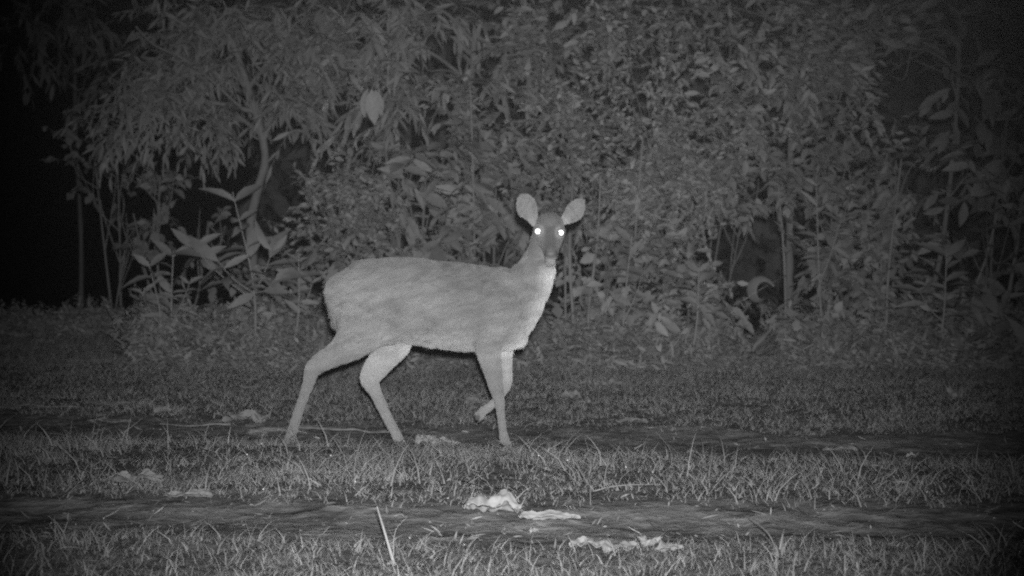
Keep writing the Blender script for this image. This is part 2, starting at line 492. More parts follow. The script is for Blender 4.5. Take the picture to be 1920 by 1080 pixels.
tree("tree with long pointed leaves hanging above the deer's back", (850, 10.9),
     [(700, 90, 150, 90, 10.5), (850, 150, 110, 70, 10.3), (790, 30, 170, 50, 10.5), (700, 190, 100, 60, 10.2)], "narrow", 105,
     trunk=[(870, 420, 10.9), (880, 220, 10.8), (890, 60, 10.8)], rad=0.04, cover=1.6, tonemul=0.85)
tree("tree with oval leaves topping the thicket over the deer's ears", (1015, 10.9),
     [(1030, 90, 150, 80, 10.5), (960, 60, 90, 60, 10.6), (1140, 60, 100, 60, 10.5), (1270, 20, 130, 50, 10.7)], "mid", 106,
     trunk=[(1020, 420, 10.9), (1040, 220, 10.8), (1030, 60, 10.8)], rad=0.035, cover=1.9)
# tall masses
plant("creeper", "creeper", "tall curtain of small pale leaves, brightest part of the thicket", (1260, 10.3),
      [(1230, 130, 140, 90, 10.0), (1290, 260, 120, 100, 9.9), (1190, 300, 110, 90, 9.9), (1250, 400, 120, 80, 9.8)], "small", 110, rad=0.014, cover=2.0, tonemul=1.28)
plant("creeper", "creeper", "creeper draped between the bright leaf curtain and the straight grey tree", (1310, 10.9),
      [(1370, 90, 100, 80, 10.1), (1380, 230, 90, 80, 10.0), (1400, 350, 70, 40, 10.0)], "mid", 111, rad=0.012, cover=1.9)
plant("creeper", "creeper", "small leaved creeper climbing behind the deer's face", (1090, 10.4),
      [(1080, 200, 100, 80, 10.2), (1110, 310, 80, 70, 10.1), (1060, 380, 70, 50, 10.1)], "small", 112, rad=0.012, cover=2.0, tonemul=1.15)
shrub("dense shrub filling the space above the deer's shoulders", (920, 10.4),
      [(900, 250, 130, 80, 10.2), (930, 350, 100, 80, 10.1), (990, 290, 80, 70, 10.2)], "mid", 120, rad=0.016, cover=2.0, tonemul=0.92)
shrub("broad leaved shrub above the middle of the deer's back", (780, 10.2),
      [(800, 290, 100, 60, 10.0), (840, 400, 110, 70, 9.9), (720, 260, 70, 50, 10.0)], "broad", 121, rad=0.016, cover=1.7, tonemul=0.8)
shrub("feathery shrub just above the deer's rump", (640, 10.3),
      [(640, 330, 90, 70, 10.1), (620, 410, 80, 60, 10.0), (700, 400, 80, 70, 10.0)], "small", 122, rad=0.014, cover=1.8, tonemul=0.88)
shrub("shrub at the deer's hindquarters with hanging oval leaves", (590, 10.0),
      [(570, 520, 60, 60, 9.8), (600, 610, 80, 50, 9.7), (530, 600, 60, 50, 9.7)], "mid", 123, rad=0.012, cover=1.7, tonemul=0.85)
shrub("shrub mostly hidden behind the deer's body", (800, 9.9),
      [(760, 470, 110, 50, 9.8), (900, 480, 80, 60, 9.8), (760, 600, 110, 60, 9.6), (900, 610, 80, 60, 9.6)], "mid", 124, rad=0.012, cover=1.6, tonemul=0.9)
shrub("leafy bush beside the deer's chest", (1140, 9.8),
      [(1150, 500, 80, 70, 9.7), (1130, 590, 90, 50, 9.6), (1210, 560, 90, 60, 9.6)], "round", 125, rad=0.012, cover=1.7)
shrub("pale bush with a tongue of leaves pointing into the dark hole", (1300, 9.8),
      [(1280, 500, 80, 60, 9.7), (1350, 540, 60, 30, 9.7), (1290, 590, 90, 50, 9.6)], "mid", 126, rad=0.012, cover=1.9, tonemul=1.2)
shrub("low bush with wide pointed leaves under the dark hole", (1340, 9.6),
      [(1350, 630, 80, 40, 9.5), (1250, 650, 80, 30, 9.4)], "broad", 127, rad=0.012, cover=1.5, scale=0.8)
shrub("shrub with curved leaves just beyond the straight grey tree", (1560, 10.3),
      [(1560, 400, 80, 80, 10.1), (1600, 500, 80, 70, 10.0), (1540, 270, 70, 60, 10.1)], "mid", 128, rad=0.014, cover=1.7, tonemul=0.75)
shrub("dim shrub between the straight grey tree and the leaning tree", (1670, 10.3),
      [(1680, 300, 110, 90, 10.2), (1670, 430, 80, 70, 10.1), (1650, 540, 80, 60, 9.9)], "mid", 129, rad=0.014, cover=1.7, tonemul=0.7)
shrub("nearly black shrub at the edge of the photo beyond the leaning tree", (1870, 10.0),
      [(1850, 470, 80, 80, 9.8), (1890, 220, 70, 80, 9.9), (1830, 590, 90, 60, 9.7)], "broad", 130, rad=0.014, cover=1.4, tonemul=0.65)
shrub("low leafy shrub at the foot of the straight grey tree", (1500, 9.7),
      [(1500, 630, 70, 45, 9.6), (1430, 655, 60, 25, 9.5), (1580, 640, 80, 35, 9.6)], "round", 131, rad=0.01, cover=1.6, scale=0.9, tonemul=0.9)
shrub("low spreading shrub at the foot of the leaning tree", (1720, 9.7),
      [(1700, 640, 80, 40, 9.6), (1800, 650, 80, 35, 9.5)], "mid", 132, rad=0.01, cover=1.6, tonemul=0.8)
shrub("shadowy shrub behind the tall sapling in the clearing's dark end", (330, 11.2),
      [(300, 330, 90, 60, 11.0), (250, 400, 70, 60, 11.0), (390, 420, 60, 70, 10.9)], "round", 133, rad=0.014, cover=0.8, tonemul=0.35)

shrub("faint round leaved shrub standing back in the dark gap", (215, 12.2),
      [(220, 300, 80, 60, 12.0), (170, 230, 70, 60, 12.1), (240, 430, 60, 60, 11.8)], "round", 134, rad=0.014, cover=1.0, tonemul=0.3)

# young plants with long paired leaves
def sapling(label, base, top, n, kind, seed, leaf=0.2, shoots=(), width=0.33, tonemul=1.0):
    r = np.random.default_rng(seed)
    bp = P(base[0], 600, base[1])
    foot = np.array([bp[0], base[1], float(gz(bp[0], base[1])) - 0.02])
    root = empty("sapling", foot); tag(root, label, "sapling", GROUPS["sapling"])
    st = Acc(); fo = Acc()
    tp = P(*top)
    main = curve([foot, foot * 0.55 + tp * 0.45 + np.array([r.normal(0, .03), 0, 0]), tp], 10)
    tube(st, main, np.linspace(0.011, 0.004, len(main)), 6)
    axes = [(main, 0.42, n)]
    for (px, py, d, k) in shoots:
        e = P(px, py, d); s = main[int(len(main) * r.uniform(0.3, 0.55))]
        p = curve([s, (s + e) / 2 - np.array([0, 0, 0.03]), e], 8)
        tube(st, p, np.linspace(0.007, 0.003, len(p)), 5)
        axes.append((p, 0.35, k))
    for (p, t0, k) in axes:
        for j in range(k):
            t = t0 + (1 - t0) * (j + 0.5) / k
            q = p[int(t * (len(p) - 1))]; az0 = r.uniform(0, PI) if j % 2 else r.uniform(-0.5, 0.5)
            for s in (0, PI):
                az = (az0 if j < k - 1 else 0.25) + s + r.normal(0, 0.5 if j < k - 1 else 0.15)
                if j < k - 1 and r.random() < 0.13: continue
                up = 0.15 + 0.9 * (t - 0.4) + r.normal(0, 0.32) if j < k - 1 else 0.9
                d = np.array([[math.cos(az), math.sin(az) * 0.8, up]])
                sz = leaf * r.uniform(0.5, 1.2) * (1.0 if j < k - 1 else 1.0)
                nn = np.array([[0, -0.8 if j < k - 1 else -1.4, 0.9]]) + r.normal(0, 0.55, (1, 3))
                leaves(fo, q[None], d, nn, sz, sz * width * r.uniform(0.75, 1.15), r.uniform(0.1, 0.9), np.clip(r.uniform(0.12, 0.62) * tonemul, 0, 1.2), 0.35)
    st.build("stem", M_CANE, root); fo.build("foliage", M_LEAF, root)
sapling("tallest sapling with long upswept leaves standing before the crooked pale trunk", (478, 9.3), (436, 360, 9.3), 8, None, 201, 0.27,
        [(515, 455, 9.2, 5), (350, 450, 9.3, 4), (520, 520, 9.2, 4), (400, 480, 9.2, 4)])
sapling("small dim sapling at the very edge of the dark gap, leaves in pairs", (292, 9.4), (278, 490, 9.4), 8, None, 202, 0.15, [(262, 540, 9.4, 3)])
sapling("thin sapling between the tallest sapling and the small dim one", (325, 9.5), (325, 470, 9.5), 8, None, 203, 0.17, [(360, 520, 9.4, 4)])
sapling("sapling pressed close to the deer's rump, half its height", (545, 9.3), (560, 480, 9.3), 7, None, 204, 0.15, [(590, 520, 9.3, 4)])
sapling("single stemmed sapling with wide leaves to the side of the canes by the deer's neck", (1165, 9.3), (1185, 440, 9.3), 7, None, 205, 0.15, [(1210, 500, 9.3, 4)], 0.45)
sapling("sapling in front of the pale bush, stem bare low down", (1295, 9.2), (1310, 500, 9.2), 6, None, 206, 0.17, [], 0.4)
sapling("lone dim sapling in front of the leaning tree", (1760, 9.4), (1775, 470, 9.4), 7, None, 207, 0.18, [(1720, 540, 9.4, 3)], 0.35)
sapling("sapling with hanging paired leaves above the dark hole's far rim", (1545, 9.7), (1530, 330, 9.7), 7, None, 208, 0.19, [(1580, 400, 9.7, 4)], 0.3)

# bare canes
def cane(label, pts, rad, rooted=True, m=None):
    p = [P(*q) for q in pts]
    x, y = p[0][0], p[0][1]
    foot = np.array([x, y, float(gz(x, y)) - 0.03])
    acc = Acc(); path = curve(([foot] if rooted else []) + p, 8)
    rr = np.linspace(rad, rad * 0.7, len(path)); rr[3::7] *= 1.25
    tube(acc, path, rr, 8)
    o = acc.build("cane" if rooted else "branch", m or M_CANE)
    tag(o, label, "cane" if rooted else "branch", GROUPS["cane"] if rooted else None)
cane("pale upright cane right behind the deer's neck, thicker of the close pair", [(1076, 620, 9.5), (1070, 530, 9.55), (1068, 440, 9.6), (1074, 330, 9.9), (1070, 240, 10.3)], 0.013)
cane("thinner cane touching the deer's throat, partner of the thick pale one", [(1060, 640, 9.5), (1060, 520, 9.5), (1057, 420, 9.8), (1050, 300, 10.3)], 0.009)
cane("short cane leaning between the deer's neck and the leafy bush", [(1104, 580, 9.5), (1114, 500, 9.5), (1122, 420, 9.6), (1126, 330, 9.7)], 0.011)
cane("thin cane in the bright leaf curtain", [(1192, 600, 9.6), (1190, 480, 9.6), (1194, 400, 9.6), (1205, 260, 9.7)], 0.009)
cane("whip thin cane running up beside the straight grey tree", [(1474, 620, 10.2), (1470, 480, 10.2), (1462, 380, 10.2), (1455, 300, 10.3)], 0.011)
cane("upright cane halfway between the straight grey tree and the leaning tree", [(1662, 640, 9.7), (1664, 540, 9.7), (1672, 450, 9.7), (1690, 300, 9.9)], 0.010)
cane("dim slanting cane beyond the leaning tree", [(1825, 560, 9.9), (1850, 480, 9.9), (1870, 400, 9.9)], 0.012)
cane("darkest slanting cane near the photo's side edge", [(1888, 580, 10.0), (1905, 470, 10.0), (1915, 380, 10.0)], 0.018)
cane("thick pale cane hanging among leaves above the deer's withers", [(890, 480, 10.0), (884, 220, 9.8), (880, 155, 9.8)], 0.008)
cane("long bowed branch arching through the dark upper leaves", [(450, 200, 10.2), (360, 120, 10.0), (290, 85, 10.0), (255, 50, 10.0)], 0.010, False, M_BARK)

# low plants along the thicket foot: rosettes of long leaves
def rosette(label, px, d, n, leaf, seed, width=0.14, tonemul=1.0):
    r = np.random.default_rng(seed)
    p = P(px, 600, d); foot = np.array([p[0], d, float(gz(p[0], d)) - 0.01])
    acc = Acc()
    az = np.arange(n) * 2.4 + r.normal(0, 0.3, n)
    el = r.uniform(0.9, 3.2, n)
    D = np.stack([np.cos(az), np.sin(az), el], -1)
    N = np.stack([-np.cos(az) * 0.8, -np.sin(az) * 0.8 - 0.2, np.full(n, 1.0)], -1)
    L = leaf * r.uniform(0.6, 1.2, n)
    leaves(acc, np.tile(foot, (n, 1)) + r.normal(0, 0.02, (n, 3)) * [1, 1, 0], D, N, L, L * width, r.uniform(0.3, 0.8, n), np.clip(r.uniform(0.3, 0.85, n) * tonemul, 0, 1.2), 0.35)
    root = acc.build("low_plant", M_LEAF)
    tag(root, label, "low plant", GROUPS["fern"])
for i, (px, d, n, leaf, lab) in enumerate([
    (250, 9.3, 26, 0.26, "tuft of arching leaves under the small dim sapling"),
    (400, 9.2, 26, 0.30, "tuft of strap leaves at the tallest sapling's foot"),
    (600, 9.1, 24, 0.24, "leafy tuft seen just behind the deer's near hind thigh"),
    (790, 9.0, 30, 0.30, "wide tuft in the shade below the deer's belly"),
    (870, 9.0, 26, 0.24, "narrow tuft next to the deer's forelegs, under its belly"),
    (1010, 9.1, 26, 0.26, "tuft of arching leaves just ahead of the deer's chest"),
    (1110, 9.0, 24, 0.24, "tuft growing at the feet of the paired canes"),
    (1215, 9.0, 28, 0.26, "broad tuft at the foot of the bright leaf curtain"),
    (1410, 9.1, 28, 0.28, "tuft of sharp leaves directly below the dark hole"),
    (1560, 9.1, 28, 0.28, "strap leaved tuft ahead of the straight grey tree's foot"),
    (1650, 9.1, 24, 0.24, "small dim tuft at the foot of the halfway cane"),
    (1790, 9.2, 28, 0.28, "dark tuft ahead of the leaning tree")]):
    rosette(lab, px, d, n, leaf, 300 + i)

# weeds nobody could count along the thicket foot, and the far-off wood behind it
def weeds():
    acc = Acc(); r = np.random.default_rng(77)
    for kind, n, sc_, hh in (("small", 6000, 0.6, 0.32), ("mid", 3000, 0.6, 0.36), ("narrow", 2400, 0.6, 0.34)):
        px = r.uniform(-60, 2000, n)
        d = np.where(px < 250, r.uniform(10.4, 12.2, n), 8.5 + 2.1 * r.random(n) ** 0.55)
        x = (px - 960) / FPX * d
        patch = sstep(0.30, 0.62, fbm(x * 1.6, d * 1.1, 33 + n))
        h = (0.02 + r.random(n) ** 1.3 * hh * patch) * np.where(px < 250, 0.75, 1.0) * (0.12 + 0.88 * sstep(8.9, 9.9, d))
        O = np.stack([x, d, gz(x, d) + h], -1)
        D = np.stack([r.normal(0, 0.7, n), r.normal(0, 0.7, n) - 0.2, r.uniform(0.2, 1.4, n)], -1)
        spray_batch(acc, O, D, kind, r, sc_ * np.where(d < 9.5, 0.7, 1.0).mean(), 0.72)
    o = acc.build("undergrowth", M_LEAF)
    tag(o, "tangle of small weeds along the foot of the thicket", "undergrowth", kind="stuff")
weeds()

def far_wood():
    acc = Acc(); r = np.random.default_rng(78)
    n = 3600
    y = r.uniform(17, 27, n); x = (-0.16 + 0.66 * r.random(n)) * y * 1.2
    z = 0.1 + 7.5 * r.random(n)
    D = r.normal(0, 1, (n, 3))
    spray_batch(acc, np.stack([x, y, z], -1), D, "broad", r, 2.0, 0.35, gaps=False)
    for i in range(26):
        yy = r.uniform(16, 26); xx = r.uniform(-0.1, 0.5) * yy * 1.2
        tube(acc, curve([[xx, yy, -0.1], [xx + r.normal(0, .2), yy, 4], [xx + r.normal(0, .4), yy, 9]], 5), np.linspace(0.07, 0.03, 11), 7, 0.1)
    o = acc.build("woods", M_LEAF)
    tag(o, "far off dark wood behind the thicket", "woods", kind="stuff")
far_wood()

# ------------------------------------------------------------------ dead leaves, sticks, dew
def crumple(name, label, cat, px, py, d, length, width, height, az, seed, tone=(0.4, 0.9), group="dead leaves on the ground", hang=None):
    r = np.random.default_rng(seed)
    c = P(px, py, d) if hang else None
    if not hang:
        q = P(px, py, d); c = np.array([q[0], d, float(gz(q[0], d)) + 0.012])
    nu, nv = 41, 19
    u = np.linspace(-1, 1, nu)[:, None]; v = np.linspace(-1, 1, nv)[None]
    rag = 0.62 + 0.5 * vnoise(u * 3 + seed, u * 0) + 0.25 * vnoise(u * 9 + seed, u * 0 + 3)
    edge = np.sqrt(np.maximum(0.0, 1 - np.abs(u) ** 2.2)) * rag + 0.02
    asym = 0.25 * (vnoise(u * 2.2, u * 0 + seed) - 0.5)
    X = u * length / 2 * (1 + 0.10 * (vnoise(u * 0 + seed, v * 3) - 0.5)) + 0 * v; Y = (v * edge + asym) * width / 2
    fold = np.abs(v * edge - 0.25 * np.sin(u * 2 + seed))
    Z = height * (0.55 * fold * (0.2 + 1.2 * vnoise(u * 2.3 + seed, u * 0 + 5)) + 0.5 * (vnoise(u * 2.6 + seed, v * 1.9 + seed) - 0.3)
                  + 0.26 * (vnoise(u * 5.5 + seed, v * 3.2) - 0.5) + 0.07 * (vnoise(u * 16 + seed, v * 7) - 0.5))
    Z = np.maximum(Z, -0.004)
    ca, sa = math.cos(az), math.sin(az)
    V = np.stack([c[0] + X * ca - Y * sa, c[1] + X * sa + Y * ca, c[2] + Z], -1).reshape(-1, 3)
    T = tone[0] * 0.75 + (tone[1] - tone[0] * 0.75) * (0.55 * vnoise(u * 5 + seed, v * 3 + 2) + 0.45 * vnoise(u * 13 + seed, v * 9 + 2)) + 0 * X - 0.15
    T = 0.5 * T - 0.12 + 0.35 * (vnoise(u * 9 + seed, v * 5 + 2) - 0.5); Z = Z * 0.75
    V2 = V - np.array([0, 0, 0.003])
    i = (np.arange(nu - 1)[:, None] * nv + np.arange(nv - 1)[None]).ravel()
    F = np.stack([i, i + 1, i + nv + 1, i + nv], -1)
    b = list(range(nv)) + [k * nv + nv - 1 for k in range(1, nu)] + list(range(nu * nv - 2, (nu - 1) * nv - 1, -1)) + [k * nv for k in range(nu - 2, 0, -1)]
    N = nu * nv
    R = np.array([(b[k], b[(k + 1) % len(b)], b[(k + 1) % len(b)] + N, b[k] + N) for k in range(len(b))])
    o = mesh_np(name, np.vstack([V, V2]), np.vstack([F, F[:, ::-1] + N, R]), M_DEAD, None, np.concatenate([T.ravel(), T.ravel()]))
    tag(o, label, cat, group)
    return o
DL = [
    (925, 962, 4.45, 0.20, 0.11, 0.075, 0.1, (0.75, 1.2), "large brightest crumpled leaf in the near wheel track"),
    (1030, 972, 4.36, 0.20, 0.05, 0.030, -0.08, (0.75, 1.1), "long flat pale leaf touching the brightest crumpled leaf"),
    (1001, 985, 4.22, 0.03, 0.02, 0.02, 0.4, (0.6, 0.9), "tiny leaf scrap below the long flat pale leaf"),
    (1105, 1022, 3.93, 0.12, 0.07, 0.045, -0.1, (0.7, 1.1), "pale leaf with a straight bright edge at the photo's bottom"),
    (1165, 1038, 3.86, 0.12, 0.07, 0.05, 0.5, (0.35, 0.7), "grey crumpled leaf next to the pale straight edged one"),
    (1218, 1030, 3.9, 0.05, 0.06, 0.07, 1.4, (0.35, 0.6), "small leaf standing upright at the photo's bottom"),
    (1255, 1045, 3.84, 0.09, 0.06, 0.04, 0.2, (0.3, 0.6), "dull leaf beyond the upright leaf at the photo's bottom"),
    (455, 785, 6.75, 0.20, 0.12, 0.10, 0.3, (0.4, 0.8), "heap like curled leaf behind the deer's hindmost hoof"),
    (490, 780, 6.7, 0.10, 0.09, 0.11, 1.2, (0.35, 0.7), "leaf with a raised tip leaning on the heap like curled one"),
    (520, 800, 6.45, 0.28, 0.09, 0.05, 0.0, (0.35, 0.7), "long rough bark like leaf just behind the hindmost hoof"),
    (800, 808, 6.15, 0.12, 0.07, 0.09, -0.5, (0.8, 1.3), "pale curled leaf between the deer's hind and fore hooves, pointed one"),
    (838, 815, 6.05, 0.13, 0.07, 0.09, -0.15, (0.8, 1.3), "pale rounded leaf following the pointed one between the deer's hooves"),
    (1070, 750, 7.4, 0.13, 0.10, 0.085, 0.5, (0.35, 0.75), "ring shaped curled leaf on the turf ahead of the deer"),
    (1095, 765, 7.2, 0.08, 0.05, 0.03, -0.5, (0.3, 0.6), "small flat leaf at the ring shaped leaf's foot"),
    (1150, 725, 7.9, 0.14, 0.09, 0.07, 0.2, (0.3, 0.6), "faint curled leaf on the turf nearest the thicket"),
    (1185, 803, 6.6, 0.15, 0.08, 0.05, -0.2, (0.3, 0.65), "grey arched leaf at the far wheel track's edge ahead of the deer"),
    (1575, 838, 5.95, 0.15, 0.06, 0.03, -0.1, (0.4, 0.8), "flat grey leaf in the far wheel track toward the dark side"),
    (1708, 844, 5.83, 0.045, 0.035, 0.03, 0.1, (1.5, 2.0), "single small bright white scrap in the far wheel track"),
    (1298, 846, 5.8, 0.05, 0.04, 0.03, 0.1, (0.4, 0.7), "small stub like leaf scrap at the strip's far edge"),
    (205, 790, 6.75, 0.22, 0.08, 0.03, 0.0, (0.4, 0.75), "flat leaf litter scrap farthest toward the dark gap"),
    (215, 768, 7.2, 0.17, 0.07, 0.03, 0.1, (0.3, 0.65), "flat dull leaf behind the scrap farthest toward the dark gap"),
    (305, 775, 7.0, 0.10, 0.05, 0.07, 0.7, (0.4, 0.75), "hook shaped leaf halfway to the dark gap"),
    (60, 768, 7.1, 0.5, 0.06, 0.03, 0.0, (0.3, 0.6), "long dull strip of bark at the dark side edge"),
    (250, 912, 4.85, 0.22, 0.10, 0.07, 0.1, (0.25, 0.55), "broad grey leaf lying in the middle strip's bare patch"),
    (355, 940, 4.62, 0.16, 0.06, 0.03, 0.0, (0.45, 0.8), "flat pale leaf at the near wheel track's far edge"),
    (1790, 760, 7.3, 0.10, 0.08, 0.11, 1.0, (0.3, 0.6), "dim upright leaf on the turf under the leaning tree"),
    (895, 765, 7.2, 0.13, 0.08, 0.05, 0.3, (0.3, 0.7), "twisted leaf on the turf behind the lifted foreleg"),
]
for i, (px, py, d, L, W, H, az, tn, lab) in enumerate(DL):
    crumple("dead_leaf", lab, "dead leaf", px, py, d, L, W, H * (0.85 if i < 2 else 0.6), az, 400 + i, tn if i < 3 or i in (10, 11) else (tn[0] * 0.8, tn[1] * 0.8))

def stick(label, pts, rad, m=None, name="stick", cat="stick", zmin=0.008, group=None):
    p = []
    for (px, py, d) in pts:
        q = P(px, py, d); q[2] = max(q[2], float(gz(q[0], q[1])) + zmin); p.append(q)
    acc = Acc(); path = curve(p, 8); k = len(path)
    path = path + np.stack([vnoise(np.arange(k) * 0.3, np.full(k, 5.0), int(pts[0][0]) + q) - 0.5 for q in range(3)], -1) * 0.010
    tube(acc, path, np.linspace(rad, rad * 0.5, k) * 0.75 * (1 + 0.25 * np.sin(np.arange(k) * 1.7)), 7)
    o = acc.build(name, m or M_WOOD); tag(o, label, cat, group)
stick("long pale stick lying in the far wheel track behind the deer's hind legs", [(545, 800, 6.5), (600, 804, 6.4), (660, 806, 6.35), (735, 812, 6.25)], 0.010)
stick("thin dull stick pointing from the heap like leaf to the dark side", [(430, 796, 6.5), (360, 797, 6.5), (300, 796, 6.55)], 0.007)
stick("short twig on the turf behind the hindmost hock", [(455, 726, 7.9), (485, 725, 7.9)], 0.008)
stick("faint bent twig on the turf toward the dark gap", [(85, 708, 8.4), (120, 706, 8.4), (160, 714, 8.3)], 0.008)
stick("tiny straw lying in the near wheel track", [(740, 966, 4.36), (766, 967, 4.35)], 0.004)
stick("long thin branch crossing the foot of the thicket ahead of the deer", [(1100, 690, 9.0), (1160, 668, 9.1), (1215, 645, 9.3)], 0.010, M_CANE, zmin=0.0)
stick("thin twig holding the curled hanging leaf", [(1395, 563, 9.15), (1430, 540, 9.15), (1475, 515, 9.5)], 0.006, M_CANE, zmin=0.0)

def stalk(label, pts, rad, w=0.0):
    p = [P(*q) for q in pts]; p[0][2] = float(gz(p[0][0], p[0][1])) - 0.01
    acc = Acc(); path = curve(p, 8); k = len(path)
    tube(acc, path, np.linspace(rad, rad * 0.3, k), 5, 0.4)
    o = acc.build("grass_stalk", M_STRAW); tag(o, label, "grass stalk", "tall grass stalks")
stalk("straight pale stalk, thickest, rising across the near wheel track", [(742, 1075, 3.72), (722, 1000, 3.75), (707, 950, 3.8)], 0.006)
stalk("hair thin curved stalk next to the thickest pale one", [(738, 1060, 3.75), (740, 1000, 3.8), (762, 970, 3.85)], 0.002)
stalk("curved stalk bending over the near wheel track, toward the dark side", [(1460, 1040, 3.85), (1440, 1000, 3.95), (1405, 970, 4.1)], 0.003)
stalk("dry stalk slanting out of the strip ahead of the deer's hooves", [(1122, 945, 4.75), (1105, 910, 4.8), (1080, 870, 4.9)], 0.0035)
stalk("long bowed blade lying over the strip beyond the slanting dry stalk", [(1080, 930, 4.7), (1150, 912, 4.75), (1225, 908, 4.8)], 0.0035)
stalk("dark leaning twig sticking out of the strip between the deer and the brightest leaf", [(840, 930, 4.8), (870, 910, 4.85), (905, 890, 4.9)], 0.003)
stalk("stalk leaning in the strip before the deer's far hind hoof", [(832, 925, 4.8), (810, 895, 4.9), (788, 878, 5.0)], 0.0035)

def hanging_leaf():
    acc = Acc()
    c = P(1428, 548, 9.15)
    t = np.linspace(-0.7, 4.4, 22)
    rr = np.linspace(0.10, 0.055, 22)
    ctr = np.stack([c[0] + rr * np.cos(t + 1.1), c[1] + 0.01 * t, c[2] + 1.15 * rr * np.sin(t + 1.1)], -1)
    hw = 0.045 * np.sin(np.linspace(0.15, PI - 0.1, 22)) + 0.004
    rad = norm(ctr - c)
    V = np.zeros((22, 3, 3))
    for k, s in enumerate((-1, 0, 1)):
        V[:, k] = ctr + s * hw[:, None] * (rad * 0.55 + np.array([0, 0.8, 0.0])) + (abs(s) * -0.012) * rad
    f = [(i * 3 + k, i * 3 + k + 1, i * 3 + k + 4, i * 3 + k + 3) for i in range(21) for k in range(2)]
    acc.add(V.reshape(-1, 3), np.array(f), -0.38 + 0.3 * vnoise(np.repeat(np.arange(22) * 0.6, 3), np.tile([0, 1.5, 3.0], 22)))
    o = acc.build("curled_leaf", M_DEAD)
    tag(o, "pale curled dead leaf hanging like a ring below the dark hole", "dead leaf")
hanging_leaf()

def pale_leaf():
    acc = Acc(); c = P(697, 168, 9.7)
    r = np.random.default_rng(9)
    leaves(acc, np.array([c, c + [0.02, 0.03, 0], c + [-0.03, 0.02, 0.01]]), np.array([[0.05, 0.15, -1.0], [0.25, 0.2, -1], [-0.2, 0.2, -1]]), np.array([[0, -1.0, 0.1], [0.4, -1, 0.1], [-0.4, -1, 0.1]]),
           np.array([0.26, 0.2, 0.22]), np.array([0.11, 0.08, 0.08]), np.array([0.2, 0.1, 0.1]), np.array([0.25, 0.12, 0.15]), 0.5)
    st = P(700, 150, 9.75); tube(acc, curve([P(650, 165, 9.9), st, c], 5), 0.004, 5, 0.1)
    o = acc.build("withered_leaf", M_DEAD)
    tag(o, "large pale withered leaf hanging high above the deer's rump", "dead leaf")
pale_leaf()

for i, (px, py, d, lab) in enumerate([
    (491, 832, 5.5, "dew drop in the strip nearest the hindmost hoof"), (463, 852, 5.35, "dew drop on the strip, farthest toward the dark gap"),
    (620, 854, 5.35, "dew drop on the strip between the deer's two hind hooves"), (840, 934, 4.75, "dew drop close to the brightest crumpled leaf"),
    (1010, 854, 5.35, "dew drop just ahead of the near fore hoof"), (1064, 863, 5.3, "big dew drop second ahead of the fore hoof"),
    (1174, 876, 5.2, "dew drop on the strip, third ahead of the fore hoof"), (1224, 885, 5.1, "dew drop on the strip farthest ahead of the fore hoof"),
    (666, 903, 4.95, "dew drop at the strip's near edge below the hind hooves"), (494, 917, 4.85, "dew drop low at the strip's near edge, alone"),
    (1738, 922, 4.85, "dew drop alone on the strip's darkest side")]):
    p = P(px, py, d - 0.14)
    me = bpy.data.meshes.new("dew_drop"); bm = bmesh.new()
    bmesh.ops.create_icosphere(bm, subdivisions=2, radius=0.0042)
    for v in bm.verts: v.co.z *= 0.85
    bm.to_mesh(me); bm.free(); me.materials.append(M_DEW)
    o = bpy.data.objects.new("dew_drop", me); o.location = Vector(p); col.objects.link(o)
    tag(o, lab, "dew drop", "dew drops on the grass")

# ------------------------------------------------------------------ the deer
def dc(px): return 6.05 - 0.17 * (px - 612) / 390.0
def loft(acc, rows, sides=20, n=6, frame=None):
    """rows: (px, py, d, half-size in the picture plane [px], half-size across [m])"""
    R = curve(rows, n)
    C = np.array([P(a[0], a[1], a[2]) for a in R])
    ra = np.maximum(np.array([M(a[3], a[2]) for a in R]), 0.003); rb = np.maximum(R[:, 4], 0.003)
    tan = norm(np.gradient(C, axis=0))
    if frame is None:
        dep = np.array([0, 1.0, 0]); A = norm(np.cross(tan, dep)); B = norm(np.cross(A, tan))
    else:
        A = np.tile(frame, (len(C), 1)); A = norm(A - tan * np.sum(A * tan, 1, keepdims=True)); B = np.cross(A, tan)
    th = np.arange(sides) * 2 * PI / sides
    V = (C[:, None] + A[:, None] * (ra[:, None] * np.cos(th)[None])[..., None] + B[:, None] * (rb[:, None] * np.sin(th)[None])[..., None])
    m = len(C)
    F = [(i * sides + k, i * sides + (k + 1) % sides, (i + 1) * sides + (k + 1) % sides, (i + 1) * sides + k) for i in range(m - 1) for k in range(sides)]
    V = np.vstack([V.reshape(-1, 3), C[:1], C[-1:]])
    cap = [(m * sides, (k + 1) % sides, k) for k in range(sides)] + [(m * sides + 1, (m - 1) * sides + k, (m - 1) * sides + (k + 1) % sides) for k in range(sides)]
    base = acc.n
    acc.V.append(V); acc.F.append(np.array(F) + base); acc.F.append(np.array(cap) + base); acc.T.append(np.zeros(len(V))); acc.n += len(V)

